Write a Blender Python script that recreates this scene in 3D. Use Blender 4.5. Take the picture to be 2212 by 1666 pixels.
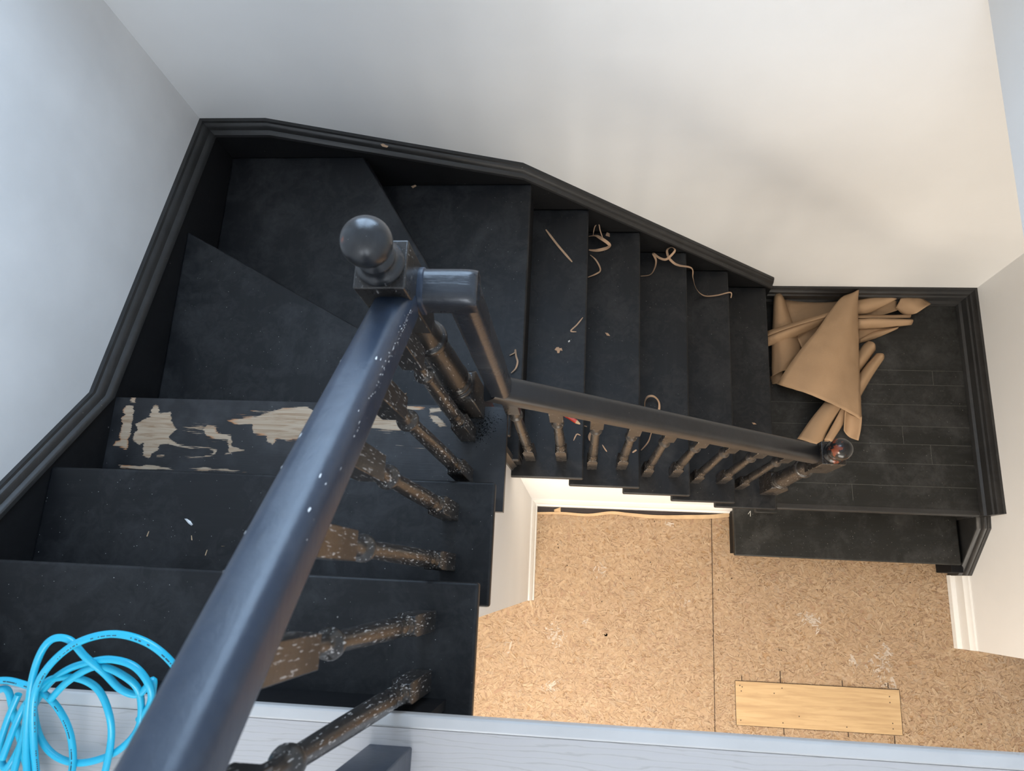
import bpy, bmesh, math, random
from mathutils import Vector, Matrix, Euler, noise

# ------------------------------------------------------------------ camera
SC = bpy.context.scene
for o in list(bpy.data.objects):
    bpy.data.objects.remove(o, do_unlink=True)
COL = SC.collection
FPX, IW, IH = 1562.557, 2212.0, 1666.0
CAMP = Vector((0.06903, -0.43517, 1.26202))
CAMR = Euler((0.26706, 0.08686, 0.04688), 'XYZ')
cd = bpy.data.cameras.new('camera'); cam = bpy.data.objects.new('camera', cd); COL.objects.link(cam)
cam.location = CAMP; cam.rotation_euler = CAMR
cd.sensor_fit = 'HORIZONTAL'; cd.sensor_width = 36.0; cd.lens = FPX / IW * 36.0
cd.clip_start = 0.02
cd.dof.use_dof = True; cd.dof.focus_distance = 2.2; cd.dof.aperture_fstop = 8.0
SC.camera = cam
RM = CAMR.to_matrix()

def ray(u, v):
    return RM @ Vector(((u - IW / 2) / FPX, -(v - IH / 2) / FPX, -1.0))
def at(u, v, z):                      # point seen at photo pixel (u, v) lying at height z
    r = ray(u, v); return CAMP + r * ((z - CAMP.z) / r.z)

# ------------------------------------------------------------------ world, light, exposure
SC.view_settings.view_transform = 'Standard'
SC.view_settings.look = 'None'
SC.view_settings.gamma = 1.0
SC.view_settings.use_curve_mapping = False
SC.view_settings.exposure = 0.0
W = bpy.data.worlds.new('sky'); SC.world = W; W.use_nodes = True
bgn = W.node_tree.nodes['Background']
bgn.inputs[0].default_value = (0.55, 0.72, 1.0, 1); bgn.inputs[1].default_value = 1.3

def area(name, loc, rot, sx, sy, power, color, spread=180):
    l = bpy.data.lights.new(name, 'AREA'); l.shape = 'RECTANGLE'; l.size = sx; l.size_y = sy
    l.energy = power; l.color = color; l.spread = math.radians(spread)
    o = bpy.data.objects.new(name, l); COL.objects.link(o); o.location = loc; o.rotation_euler = rot
    return o
R = math.radians
# daylight through the stair window in the back wall (faces -y)
area('stair_window_daylight', (-0.25, 1.10, 0.98), (R(-90), 0, 0), 1.15, 1.25, 42, (0.55, 0.75, 1.0))
# daylight through the window of the upper room (faces +y)
area('room_window_daylight', (-0.1, -3.42, 1.5), (R(90), 0, 0), 1.6, 1.4, 62, (0.88, 0.93, 1.0))

# ------------------------------------------------------------------ levels (metres)
H = 0.19
XW, YB = -1.209, 0.994            # faces of the wall strings
WX, WY, RX = -1.241, 1.027, 1.952 # wall planes: left, back, right
XO, YO = -0.122, -0.075           # outer tread ends
G1, G2 = 0.222, 0.2163
FL = -14 * H
LZ = -12 * H
YU = -0.654                       # edge of the upper floor
CEIL = -0.28                      # ceiling of the lower storey
TOP = 2.45
BX = 1.030                        # face of the upper right hand wall

# ------------------------------------------------------------------ mesh helpers
class MB:
    def __init__(s): s.v = []; s.f = []
    def add(s, vs, fs):
        b = len(s.v); s.v += [tuple(p) for p in vs]; s.f += [tuple(i + b for i in f) for f in fs]
    def box(s, x0, x1, y0, y1, z0, z1):
        s.add([(x, y, z) for z in (z0, z1) for y in (y0, y1) for x in (x0, x1)],
              [(0, 2, 3, 1), (4, 5, 7, 6), (0, 1, 5, 4), (2, 6, 7, 3), (0, 4, 6, 2), (1, 3, 7, 5)])
    def prism(s, pts, z0, z1):        # polygon (x, y) counter clockwise
        n = len(pts)
        s.add([(p[0], p[1], z0) for p in pts] + [(p[0], p[1], z1) for p in pts],
              [tuple(range(n - 1, -1, -1)), tuple(range(n, 2 * n))] +
              [(i, (i + 1) % n, n + (i + 1) % n, n + i) for i in range(n)])
    def prism_ax(s, pts, a0, a1, axis):  # polygon in the other two axes
        n = len(pts)
        def m(p, a):
            return (a, p[0], p[1]) if axis == 'x' else (p[0], a, p[1])
        s.add([m(p, a0) for p in pts] + [m(p, a1) for p in pts],
              [tuple(range(n - 1, -1, -1)), tuple(range(n, 2 * n))] +
              [(i, (i + 1) % n, n + (i + 1) % n, n + i) for i in range(n)])
    def rings(s, rs, closed=True, cap=True):  # list of equal length point rings
        n = len(rs[0]); b = len(s.v)
        for r in rs: s.v += [tuple(p) for p in r]
        for i in range(len(rs) - 1):
            for j in range(n if closed else n - 1):
                k = (j + 1) % n
                s.f.append((b + i * n + j, b + i * n + k, b + (i + 1) * n + k, b + (i + 1) * n + j))
        if cap:
            s.f.append(tuple(b + j for j in range(n - 1, -1, -1)))
            s.f.append(tuple(b + (len(rs) - 1) * n + j for j in range(n)))
    def lathe(s, prof, c=(0, 0, 0), n=28):
        s.rings([[(c[0] + r * math.cos(2 * math.pi * j / n), c[1] + r * math.sin(2 * math.pi * j / n), c[2] + z)
                  for j in range(n)] for z, r in prof])
    def tube(s, path, r, n=10, closed=False):
        P = [Vector(p) for p in path]; m = len(P); rs = []; up = None
        for i in range(m):
            a = P[max(i - 1, 0)]; b = P[min(i + 1, m - 1)]; t = (b - a).normalized()
            if up is None:
                up = t.orthogonal().normalized()
            up = (up - t * up.dot(t)).normalized(); w = t.cross(up)
            rr = r[i] if isinstance(r, (list, tuple)) else r
            rs.append([P[i] + (up * math.cos(2 * math.pi * j / n) + w * math.sin(2 * math.pi * j / n)) * rr for j in range(n)])
        s.rings(rs)
    def square(s, half, z0, z1, c=(0, 0, 0), tb=0, tt=0, inner=0.6):
        # square block with pointed chamfers at bottom (tb) and top (tt)
        rs = []
        def sq(h, z): return [(c[0] + x * h, c[1] + y * h, c[2] + z) for x, y in ((-1, -1), (1, -1), (1, 1), (-1, 1))]
        if tb: rs.append(sq(half * inner, z0 - tb))
        rs.append(sq(half, z0)); rs.append(sq(half, z1))
        if tt: rs.append(sq(half * inner, z1 + tt))
        s.rings(rs)
    def obj(s, name, mat, parent=None, bevel=0, seg=2, smooth=35, loc=None):
        me = bpy.data.meshes.new(name); me.from_pydata(s.v, [], s.f)
        bm = bmesh.new(); bm.from_mesh(me); bmesh.ops.recalc_face_normals(bm, faces=bm.faces); bm.to_mesh(me); bm.free()
        for m in (mat if isinstance(mat, (list, tuple)) else [mat]): me.materials.append(m)
        o = bpy.data.objects.new(name, me); COL.objects.link(o)
        if parent: o.parent = parent
        if loc: o.location = loc
        if smooth:
            me.shade_smooth()
            me.set_sharp_from_angle(angle=R(smooth))
        if bevel:
            md = o.modifiers.new('bevel', 'BEVEL'); md.width = bevel; md.segments = seg; md.limit_method = 'ANGLE'; md.angle_limit = R(40)
            md.harden_normals = False
        return o

def tag(o, label=None, cat=None, group=None, kind=None):
    if label: o['label'] = label
    if cat: o['category'] = cat
    if group: o['group'] = group
    if kind: o['kind'] = kind
    return o
def empty(name, loc=(0, 0, 0)):
    o = bpy.data.objects.new(name, None); COL.objects.link(o); o.location = loc; o.empty_display_size = 0.05
    return o

def spline(pts, n=8, closed=False):   # Catmull-Rom
    P = [Vector(p) for p in pts]; out = []; m = len(P)
    for i in range(m if closed else m - 1):
        if closed: p0, p1, p2, p3 = P[i - 1], P[i], P[(i + 1) % m], P[(i + 2) % m]
        else: p0, p1, p2, p3 = P[max(i - 1, 0)], P[i], P[i + 1], P[min(i + 2, m - 1)]
        for k in range(n):
            t = k / n
            out.append(0.5 * ((2 * p1) + (-p0 + p2) * t + (2 * p0 - 5 * p1 + 4 * p2 - p3) * t * t + (-p0 + 3 * p1 - 3 * p2 + p3) * t ** 3))
    if not closed: out.append(P[-1])
    return out

# ------------------------------------------------------------------ materials
def mat(name):
    m = bpy.data.materials.new(name); m.use_nodes = True
    nt = m.node_tree; b = nt.nodes['Principled BSDF']
    return m, nt, b
def N(nt, t, **kw):
    n = nt.nodes.new(t)
    for k, v in kw.items():
        if k.startswith('i_'):
            key = k[2:]; key = int(key) if key.isdigit() else key.replace('_', ' ')
            n.inputs[key].default_value = v
        else: setattr(n, k, v)
    return n
def coords(nt, scale=(1, 1, 1), rot=(0, 0, 0), kind='Object'):
    tc = N(nt, 'ShaderNodeTexCoord'); mp = N(nt, 'ShaderNodeMapping')
    mp.inputs['Scale'].default_value = scale; mp.inputs['Rotation'].default_value = rot
    nt.links.new(tc.outputs[kind], mp.inputs[0]); return mp.outputs[0]
def noise_n(nt, vec, scale, detail=4, rough=0.55, dist=0):
    n = N(nt, 'ShaderNodeTexNoise'); n.inputs['Scale'].default_value = scale; n.inputs['Detail'].default_value = detail
    n.inputs['Roughness'].default_value = rough; n.inputs['Distortion'].default_value = dist
    nt.links.new(vec, n.inputs['Vector']); return n.outputs['Fac']
def ramp(nt, fac, stops, interp='LINEAR'):
    r = N(nt, 'ShaderNodeValToRGB'); r.color_ramp.interpolation = interp
    e = r.color_ramp.elements
    while len(e) < len(stops): e.new(0.5)
    for i, (p, c) in enumerate(stops):
        e[i].position = p; e[i].color = c if len(c) == 4 else (*c, 1)
    nt.links.new(fac, r.inputs[0]); return r.outputs[0]
def mix(nt, fac, a, b, mode='MIX'):
    m = N(nt, 'ShaderNodeMix', data_type='RGBA', blend_type=mode)
    for val, idx in ((fac, 0), (a, 6), (b, 7)):
        if isinstance(val, (int, float)): m.inputs[idx].default_value = val
        elif isinstance(val, tuple): m.inputs[idx].default_value = val if len(val) == 4 else (*val, 1)
        else: nt.links.new(val, m.inputs[idx])
    return m.outputs[2]
def math_n(nt, op, a, b=None, clamp=False):
    m = N(nt, 'ShaderNodeMath', operation=op); m.use_clamp = clamp
    for i, v in enumerate((a, b)):
        if v is None: continue
        if isinstance(v, (int, float)): m.inputs[i].default_value = v
        else: nt.links.new(v, m.inputs[i])
    return m.outputs[0]
def bump(nt, b, height, strength, dist=0.001):
    n = N(nt, 'ShaderNodeBump'); n.inputs['Strength'].default_value = strength; n.inputs['Distance'].default_value = dist
    nt.links.new(height, n.inputs['Height']); nt.links.new(n.outputs[0], b.inputs['Normal'])

def black_paint(name, rough, streak, dust, base=(0.011, 0.0115, 0.0125), bmp=0.25, axis='x', scuff_glint=0.0, brown=0.0, spec=0.5):
    """black wood paint: brush streaks along one axis, dusty smears, tiny specks of debris"""
    m, nt, b = mat(name)
    sc = {'x': (1.5, 18, 18), 'y': (18, 1.5, 18), 'z': (22, 22, 1.5)}[axis]
    vs = coords(nt, sc); v = coords(nt)
    st = noise_n(nt, vs, 3.5, 5, 0.65)
    sm = noise_n(nt, v, 5.5, 7, 0.62, 0.8)
    smr = ramp(nt, math_n(nt, 'ADD', math_n(nt, 'MULTIPLY', sm, 0.65), math_n(nt, 'MULTIPLY', noise_n(nt, v, 26, 6, 0.7, 1.5), 0.35)), [(0.46, (0, 0, 0)), (0.70, (1, 1, 1))])
    col = mix(nt, smr, base, tuple(c + dust for c in base))
    stf = ramp(nt, st, [(0.5, (0, 0, 0)), (0.8, (1, 1, 1))])
    col = mix(nt, math_n(nt, 'MULTIPLY', stf, streak), col, (0.035, 0.035, 0.037))
    vo = N(nt, 'ShaderNodeTexVoronoi'); vo.inputs['Scale'].default_value = 60; vo.inputs['Randomness'].default_value = 1
    nt.links.new(v, vo.inputs['Vector'])
    big = noise_n(nt, v, 9, 3, 0.6)
    thr = math_n(nt, 'MULTIPLY', math_n(nt, 'SUBTRACT', big, 0.44, True), 0.42)
    speck = math_n(nt, 'LESS_THAN', vo.outputs['Distance'], thr)
    keep = math_n(nt, 'GREATER_THAN', ramp(nt, vo.outputs['Color'], [(0, (0, 0, 0)), (1, (1, 1, 1))]), 0.62)
    col = mix(nt, math_n(nt, 'MULTIPLY', math_n(nt, 'MULTIPLY', speck, keep), 0.6), col, (0.28, 0.27, 0.25))
    if scuff_glint:
        sn = noise_n(nt, coords(nt, {'x': (4, 14, 14), 'y': (14, 4, 14), 'z': (34, 34, 5)}[axis]), 9, 3, 0.6)
        sf = ramp(nt, sn, [(0.74 - scuff_glint, (0, 0, 0)), (0.755 - scuff_glint, (1, 1, 1))])
        col = mix(nt, sf, col, (0.42, 0.40, 0.38))  # pale scuffs; on the posts they also paint in the gloss highlights
    if brown:
        bn = noise_n(nt, v, 24, 4, 0.6)
        bf = ramp(nt, bn, [(0.70 - brown, (0, 0, 0)), (0.74 - brown, (1, 1, 1))])
        col = mix(nt, bf, col, (0.17, 0.045, 0.022))
    nt.links.new(col, b.inputs['Base Color'])
    rr = math_n(nt, 'ADD', math_n(nt, 'MULTIPLY', sm, 0.25), rough - 0.12)
    nt.links.new(rr, b.inputs['Roughness'])
    hb = math_n(nt, 'ADD', math_n(nt, 'MULTIPLY', st, 1.0), math_n(nt, 'MULTIPLY', noise_n(nt, v, 90, 3), 0.35))
    bump(nt, b, hb, bmp, 0.0012)
    b.inputs['Specular IOR Level'].default_value = spec
    return m

M = {}
M['tread_x'] = black_paint('black tread paint', 0.50, 0.15, 0.028, base=(0.006, 0.0065, 0.0078), axis='x', spec=0.36)
M['tread_y'] = black_paint('black tread paint grain across', 0.50, 0.15, 0.028, base=(0.006, 0.0065, 0.0078), axis='y', spec=0.36)
M['landing'] = black_paint('black landing paint', 0.52, 0.3, 0.036, base=(0.0105, 0.0105, 0.009), axis='x', spec=0.4)
M['string_y'] = black_paint('black string paint', 0.42, 0.8, 0.014, base=(0.020, 0.0195, 0.019), bmp=0.4, axis='y')  # lifted base and pale streaks stand in for highlights along the caps
M['string_x'] = black_paint('black string paint back', 0.42, 0.8, 0.014, base=(0.020, 0.0195, 0.019), bmp=0.4, axis='x')
M['riser'] = black_paint('black riser paint', 0.75, 0.1, 0.004, base=(0.004, 0.004, 0.005), axis='x', spec=0.22)
M['face'] = black_paint('black string paint shaded face', 0.75, 0.1, 0.003, base=(0.0035, 0.0035, 0.004), axis='x', spec=0.2)  # string boards coloured darker because upright faces reflect little light
M['rail'] = black_paint('black rail paint', 0.37, 0.25, 0.02, base=(0.016, 0.026, 0.046), bmp=0.35, axis='y', scuff_glint=0.0)  # bluish base puts the cool daylight sheen into the paint colour
M['neck'] = black_paint('black gooseneck gloss', 0.27, 0.25, 0.02, base=(0.018, 0.021, 0.027), bmp=1.0, axis='x', scuff_glint=0.0)
M['rail_x'] = black_paint('black rail paint lower', 0.40, 0.25, 0.012, base=(0.015, 0.015, 0.016), bmp=0.25, axis='x', scuff_glint=0.0)
M['post'] = black_paint('black post gloss', 0.30, 0.35, 0.014, base=(0.024, 0.021, 0.019), bmp=0.5, axis='z', scuff_glint=0.12)
M['post_low'] = black_paint('black post gloss lower', 0.28, 0.35, 0.014, base=(0.024, 0.021, 0.019), bmp=0.45, axis='z', scuff_glint=0.075)
M['ball'] = black_paint('black ball gloss', 0.30, 0.1, 0.02, base=(0.016, 0.017, 0.019), bmp=0.25, axis='z', scuff_glint=0.01, brown=0.02)
M['ball_worn'] = black_paint('black ball worn to brown', 0.22, 0.1, 0.01, bmp=0.25, axis='z', brown=0.14)

def plain(name, col, rough=0.6, var=0.04, scale=3, bmp=0.05, bscale=60):
    m, nt, b = mat(name); v = coords(nt)
    n = noise_n(nt, v, scale, 5)
    c2 = tuple(max(0, c * (1 - var * 2)) for c in col)
    c = ramp(nt, n, [(0.35, c2), (0.65, col)])
    nt.links.new(c, b.inputs['Base Color']); b.inputs['Roughness'].default_value = rough
    bump(nt, b, noise_n(nt, v, bscale, 4), bmp, 0.002)
    return m
M['wall'] = plain('white wall paint', (0.77, 0.765, 0.75), 0.65, 0.02, 2.2, 0.06, 45)
M['wall_patchy'] = plain('white wall paint with filled patches', (0.76, 0.755, 0.745), 0.6, 0.05, 3.2, 0.10, 20)
M['trim'] = plain('white trim gloss', (0.80, 0.79, 0.76), 0.35, 0.02, 8, 0.03)
M['kraft'] = plain('brown kraft paper', (0.43, 0.275, 0.155), 0.75, 0.04, 6, 0.25, 260)
M['ribbon'] = plain('tan paper strip', (0.52, 0.34, 0.215), 0.7, 0.05, 30, 0.1, 200)
M['pale'] = plain('pale raw wood', (0.66, 0.46, 0.27), 0.7, 0.08, 20, 0.1)
M['dark_floor'] = plain('old dark floor edge', (0.035, 0.024, 0.025), 0.5, 0.2, 10)
M['seam'] = plain('dark joint gap', (0.05, 0.03, 0.02), 0.9, 0.1, 10)
M['nail'] = plain('nail hole', (0.08, 0.055, 0.035), 0.8)
M['red'] = plain('red pencil lacquer', (0.75, 0.07, 0.03), 0.3, 0.02, 30, 0.02)
M['lead'] = plain('graphite', (0.06, 0.06, 0.065), 0.35)
M['white_chip'] = plain('white paint chip', (0.75, 0.75, 0.74), 0.5)
M['joint'] = plain('dusty board joint', (0.10, 0.10, 0.09), 0.8)
M['chalk'] = plain('chalk mark', (0.55, 0.55, 0.52), 0.9)
M['crumb'] = plain('black paint crumb', (0.01, 0.01, 0.01), 0.25, 0.1, 40, 0.3)

m, nt, b = mat('blue hose plastic'); M['hose'] = m
b.inputs['Base Color'].default_value = (0.02, 0.46, 0.66, 1); b.inputs['Roughness'].default_value = 0.28
b.inputs['Subsurface Weight'].default_value = 0.35; b.inputs['Subsurface Radius'].default_value = (0.004, 0.010, 0.014); b.inputs['Subsurface Scale'].default_value = 1.0
M['print'] = plain('faded black print', (0.02, 0.06, 0.09), 0.5)
m, nt, b = mat('lamp glow'); M['lamp'] = m
b.inputs['Emission Color'].default_value = (1, 0.82, 0.58, 1); b.inputs['Emission Strength'].default_value = 6

# flake board: colour of each strand from a face attribute plus small noise
m, nt, b = mat('strand board'); M['osb'] = m
a = N(nt, 'ShaderNodeAttribute', attribute_name='strand')
v = coords(nt)
c = mix(nt, math_n(nt, 'MULTIPLY', noise_n(nt, v, 160, 3), 0.5), a.outputs['Color'], (0.32, 0.205, 0.115))
dirt = ramp(nt, noise_n(nt, v, 1.7, 5, 0.6, 0.4), [(0.42, (0, 0, 0)), (0.72, (1, 1, 1))])
c = mix(nt, math_n(nt, 'MULTIPLY', dirt, 0.35), c, (0.33, 0.22, 0.14))
pl = noise_n(nt, v, 3.1, 2, 0.5); ps = noise_n(nt, v, 46, 5, 0.7)
pf = ramp(nt, math_n(nt, 'ADD', math_n(nt, 'MULTIPLY', pl, 0.75), math_n(nt, 'MULTIPLY', ps, 0.5)), [(0.76, (0, 0, 0)), (0.80, (1, 1, 1))])
c = mix(nt, math_n(nt, 'MULTIPLY', pf, 0.0), c, (0.72, 0.65, 0.56))
nt.links.new(c, b.inputs['Base Color']); b.inputs['Roughness'].default_value = 0.62
bump(nt, b, noise_n(nt, v, 120, 4), 0.2, 0.001)

# plywood patch
m, nt, b = mat('plywood veneer'); M['ply'] = m
vs = coords(nt, (1.2, 16, 16)); n1 = noise_n(nt, vs, 3.0, 6, 0.6, 0.6)
c = ramp(nt, n1, [(0.3, (0.43, 0.28, 0.145)), (0.55, (0.56, 0.385, 0.205)), (0.8, (0.61, 0.44, 0.25))])
v = coords(nt, (5, 22, 22)); kn = ramp(nt, noise_n(nt, v, 3, 3), [(0.70, (0, 0, 0)), (0.76, (1, 1, 1))])
c = mix(nt, math_n(nt, 'MULTIPLY', kn, 0.45), c, (0.24, 0.13, 0.06))
nt.links.new(c, b.inputs['Base Color']); b.inputs['Roughness'].default_value = 0.6; bump(nt, b, n1, 0.1)

# pale laminate oak of the upper floor
m, nt, b = mat('pale oak laminate'); M['laminate'] = m
vs = coords(nt, (1.6, 13, 13)); dn = N(nt, 'ShaderNodeTexWave', wave_type='BANDS', bands_direction='Y')
dn.inputs['Scale'].default_value = 2.6; dn.inputs['Distortion'].default_value = 12; dn.inputs['Detail'].default_value = 4; dn.inputs['Detail Scale'].default_value = 1.1
nt.links.new(vs, dn.inputs['Vector'])
g = ramp(nt, dn.outputs['Fac'], [(0.0, (0.43, 0.395, 0.37)), (0.10, (0.52, 0.485, 0.46)), (1.0, (0.51, 0.475, 0.46))])
fn = noise_n(nt, coords(nt, (3, 60, 60)), 4, 4)
g = mix(nt, math_n(nt, 'MULTIPLY', fn, 0.4), g, (0.44, 0.41, 0.39))
st = ramp(nt, noise_n(nt, coords(nt), 4.2, 3), [(0.63, (0, 0, 0)), (0.72, (1, 1, 1))])
g = mix(nt, math_n(nt, 'MULTIPLY', st, 0.35), g, (0.52, 0.40, 0.27))
nt.links.new(g, b.inputs['Base Color']); b.inputs['Roughness'].default_value = 0.42; bump(nt, b, dn.outputs['Fac'], 0.05)
M['lam_edge'] = plain('pale laminate nosing', (0.56, 0.54, 0.52), 0.4, 0.04, 8)

# scraped tread: black paint worn to bare pine where the 'wear' attribute says, broken up by the grain
m, nt, b = mat('scraped tread'); M['scraped'] = m
at_ = N(nt, 'ShaderNodeAttribute', attribute_name='wear')
vg = coords(nt, (2.2, 26, 26)); gr = noise_n(nt, vg, 4.0, 5, 0.6, 0.9)
fine = noise_n(nt, coords(nt, (6, 150, 150)), 3.0, 3, 0.6)
wsum = math_n(nt, 'ADD', at_.outputs['Fac'], math_n(nt, 'MULTIPLY', math_n(nt, 'SUBTRACT', gr, 0.5), 0.55))
wsum = math_n(nt, 'ADD', wsum, math_n(nt, 'MULTIPLY', math_n(nt, 'SUBTRACT', fine, 0.5), 1.2))
wf = ramp(nt, wsum, [(0.50, (0, 0, 0)), (0.56, (1, 1, 1))])
rawn = noise_n(nt, coords(nt, (1.2, 22, 22)), 5, 4, 0.6, 1.2)
raw = ramp(nt, rawn, [(0.35, (0.34, 0.22, 0.13)), (0.5, (0.47, 0.35, 0.24)), (0.7, (0.53, 0.415, 0.30))])
orange = ramp(nt, wsum, [(0.50, (1, 1, 1)), (0.85, (0, 0, 0))])
on = ramp(nt, noise_n(nt, coords(nt), 9, 3), [(0.55, (0, 0, 0)), (0.62, (1, 1, 1))])
raw = mix(nt, math_n(nt, 'MULTIPLY', orange, on), raw, (0.50, 0.20, 0.06))
blk = mix(nt, ramp(nt, noise_n(nt, coords(nt), 12, 6), [(0.45, (0, 0, 0)), (0.8, (1, 1, 1))]), (0.012, 0.0125, 0.014), (0.045, 0.045, 0.048))
c = mix(nt, wf, blk, raw)
nt.links.new(c, b.inputs['Base Color'])
nt.links.new(math_n(nt, 'ADD', math_n(nt, 'MULTIPLY', wf, 0.3), 0.42), b.inputs['Roughness'])
bump(nt, b, math_n(nt, 'SUBTRACT', fine, wf), 0.3, 0.001)

# ------------------------------------------------------------------ room shell
def struct(name, mb, m_, label=None, **kw):
    o = mb.obj(name, m_, **kw); o['kind'] = 'structure'
    if label: o['label'] = label
    return o

TW = 0.12
# left wall, full height
mb = MB(); mb.box(WX - TW, WX, -3.6, WY, -0.9 - 1.76, TOP); struct('wall_left', mb, M['wall_patchy'], smooth=0)
# back wall with the stair window high above the flight
wx0, wx1, wz0, wz1 = -0.85, 0.35, 0.34, 1.64
mb = MB()
mb.box(WX - TW, wx0, WY, WY + TW, FL, TOP); mb.box(wx1, BX, WY, WY + TW, FL, TOP)
mb.box(wx0, wx1, WY, WY + TW, FL, wz0); mb.box(wx0, wx1, WY, WY + TW, wz1, TOP)
mb.box(BX, RX + TW, WY, WY + TW, FL, CEIL)
struct('wall_back', mb, M['wall'], smooth=0)
mb = MB()
for a0, a1, c0, c1 in ((wx0, wx1, wz0, wz0 + .05), (wx0, wx1, wz1 - .05, wz1), (wx0, wx0 + .05, wz0 + .05, wz1 - .05), (wx1 - .05, wx1, wz0 + .05, wz1 - .05), (-0.27, -0.23, wz0 + .05, wz1 - .05)):
    mb.box(a0, a1, WY + .03, WY + .08, c0, c1)
struct('window_1', mb, M['trim'], smooth=0)
# right wall of the lower storey
YE = -0.655
mb = MB(); mb.box(RX, RX + TW, YE, WY, FL, CEIL); struct('wall_right', mb, M['wall'], smooth=0)
# upper wall above the lower landing, open underneath
mb = MB(); mb.box(BX, BX + TW, -3.6, WY, CEIL, TOP); struct('wall_upper_right', mb, M['wall'], smooth=0)
mb = MB(); mb.box(BX + .01, 3.6, -3.6, WY + TW, CEIL + .002, CEIL + 0.04); struct('ceiling_lower', mb, M['wall'], smooth=0)
mb = MB(); mb.box(WX - TW, BX + TW, -3.6, WY + TW, TOP, TOP + 0.05); struct('ceiling', mb, M['wall'], smooth=0)
# end wall of the upper room with its window
mb = MB(); y0, y1 = -3.6, -3.5
mb.box(WX, -0.9, y0, y1, CEIL, TOP); mb.box(0.7, BX, y0, y1, CEIL, TOP); mb.box(-0.9, 0.7, y0, y1, CEIL, 0.8); mb.box(-0.9, 0.7, y0, y1, 2.2, TOP)
struct('wall_room', mb, M['wall'], smooth=0)
mb = MB()
for a0, a1, c0, c1 in ((-0.9, 0.7, 0.8, 0.86), (-0.9, 0.7, 2.14, 2.2), (-0.9, -0.84, 0.8, 2.2), (0.64, 0.7, 0.8, 2.2), (-0.13, -0.07, 0.8, 2.2)):
    mb.box(a0, a1, -3.57, -3.52, c0, c1)
struct('window_2', mb, M['trim'], smooth=0)

# upper floor: slab, laminate and nosing strip
mb = MB(); mb.box(WX, BX, -3.5, -0.715, CEIL, -0.022); struct('trim_upper_floor_edge', mb, M['wall'], smooth=0)
mb = MB(); mb.box(WX, BX, -3.5, YU - 0.022, -0.022, 0.0); struct('floor_upper', mb, M['laminate'], smooth=0)
mb = MB(); mb.box(WX, BX, YU - 0.022, YU, -0.026, 0.0012); struct('trim_floor_nosing', mb, M['lam_edge'], bevel=0.004, seg=3)

# white wall under the upper flight and under the lower flight
UX, UY, UE = -0.178, -0.020, -0.530
def spoly(pts): return pts
mb = MB()
mb.prism_ax([(UY, FL), (UY, -3 * H - .03), (-0.274, -3 * H - .03), (-0.274, -2 * H - .03), (-0.5, -2 * H - .03), (-0.5, -H - .03), (UE, -H - .03), (UE, FL)][::-1], UX - .10, UX, 'x')
struct('wall_under_upper_flight', mb, M['wall'], smooth=0)
mb = MB()
top = [(UX, -7 * H - .03), (0.022, -7 * H - .03), (0.022, -8 * H - .03), (0.238, -8 * H - .03), (0.238, -9 * H - .03), (0.455, -9 * H - .03), (0.455, -10 * H - .03), (0.671, -10 * H - .03),
       (0.671, -11 * H - .03), (0.88, -11 * H - .03), (0.88, LZ - .03), (0.95, LZ - .03), (0.95, FL), (UX, FL)]
mb.prism_ax(top, UY, UY + .10, 'y')
struct('wall_under_lower_flight', mb, M['wall'], smooth=0)

# white skirtings of the lower floor
def skirt_profile(k=1.0):
    return [(0, .135 * k), (.008, .133 * k), (.012, .118 * k), (.017, .108 * k), (.018, .030), (.024, .026), (.026, .0), (0, 0)]
mb = MB()
pr = skirt_profile()
mb.rings([[(UX + d, UE, FL + z) for d, z in pr], [(UX + d, UY - d, FL + z) for d, z in pr], [(0.86, UY - d, FL + z) for d, z in pr]])
struct('baseboard_stairs', mb, M['trim'])
mb = MB()
pr2 = [(0, .135), (.008, .133), (.012, .118), (.022, .108), (.024, .040), (.036, .036), (.042, .030), (.044, .0), (0, 0)]
mb.rings([[(RX - d, -0.31, FL + z) for d, z in pr2], [(RX - d, YE, FL + z) for d, z in pr2]])
struct('baseboard_right', mb, M['trim'])

# lower floor: strands of the board as real flakes on a base sheet
random.seed(7)
fx0, fx1, fy0, fy1 = -2.2, 3.2, -2.6, 0.0
verts = [(fx0 - .4, -3.6, FL - .004), (fx1 + .4, -3.6, FL - .004), (fx1 + .4, WY, FL - .004), (fx0 - .4, WY, FL - .004)]
faces = [(0, 1, 2, 3)]; cols = [(0.42, 0.26, 0.13)]
pal = [(0.56, 0.37, 0.195), (0.61, 0.42, 0.23), (0.49, 0.31, 0.155), (0.66, 0.475, 0.275), (0.53, 0.34, 0.17), (0.44, 0.265, 0.135), (0.58, 0.385, 0.22), (0.40, 0.215, 0.12), (0.50, 0.37, 0.23), (0.27, 0.145, 0.075)]
wts = [8, 8, 7, 4, 7, 3.2, 6, 1.0, 2.2, 0.6]
def flake(cx, cy, L, Wd, an, z, col):
    ca, sa = math.cos(an), math.sin(an); pts = []
    base = [(-.5, -.5), (-.1, -.56), (.32, -.5), (.5, -.15), (.46, .5), (.05, .55), (-.4, .48), (-.55, .1)]
    for px, py in base:
        px *= L * random.uniform(.82, 1.1); py *= Wd * random.uniform(.75, 1.15)
        pts.append((cx + px * ca - py * sa, cy + px * sa + py * ca, z))
    b_ = len(verts); verts.extend(pts); faces.append(tuple(range(b_, b_ + 8))); cols.append(col)
def in_view(x, y): return -0.75 < x < 2.6 and -1.45 < y < -0.02
nf = 74000
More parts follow.
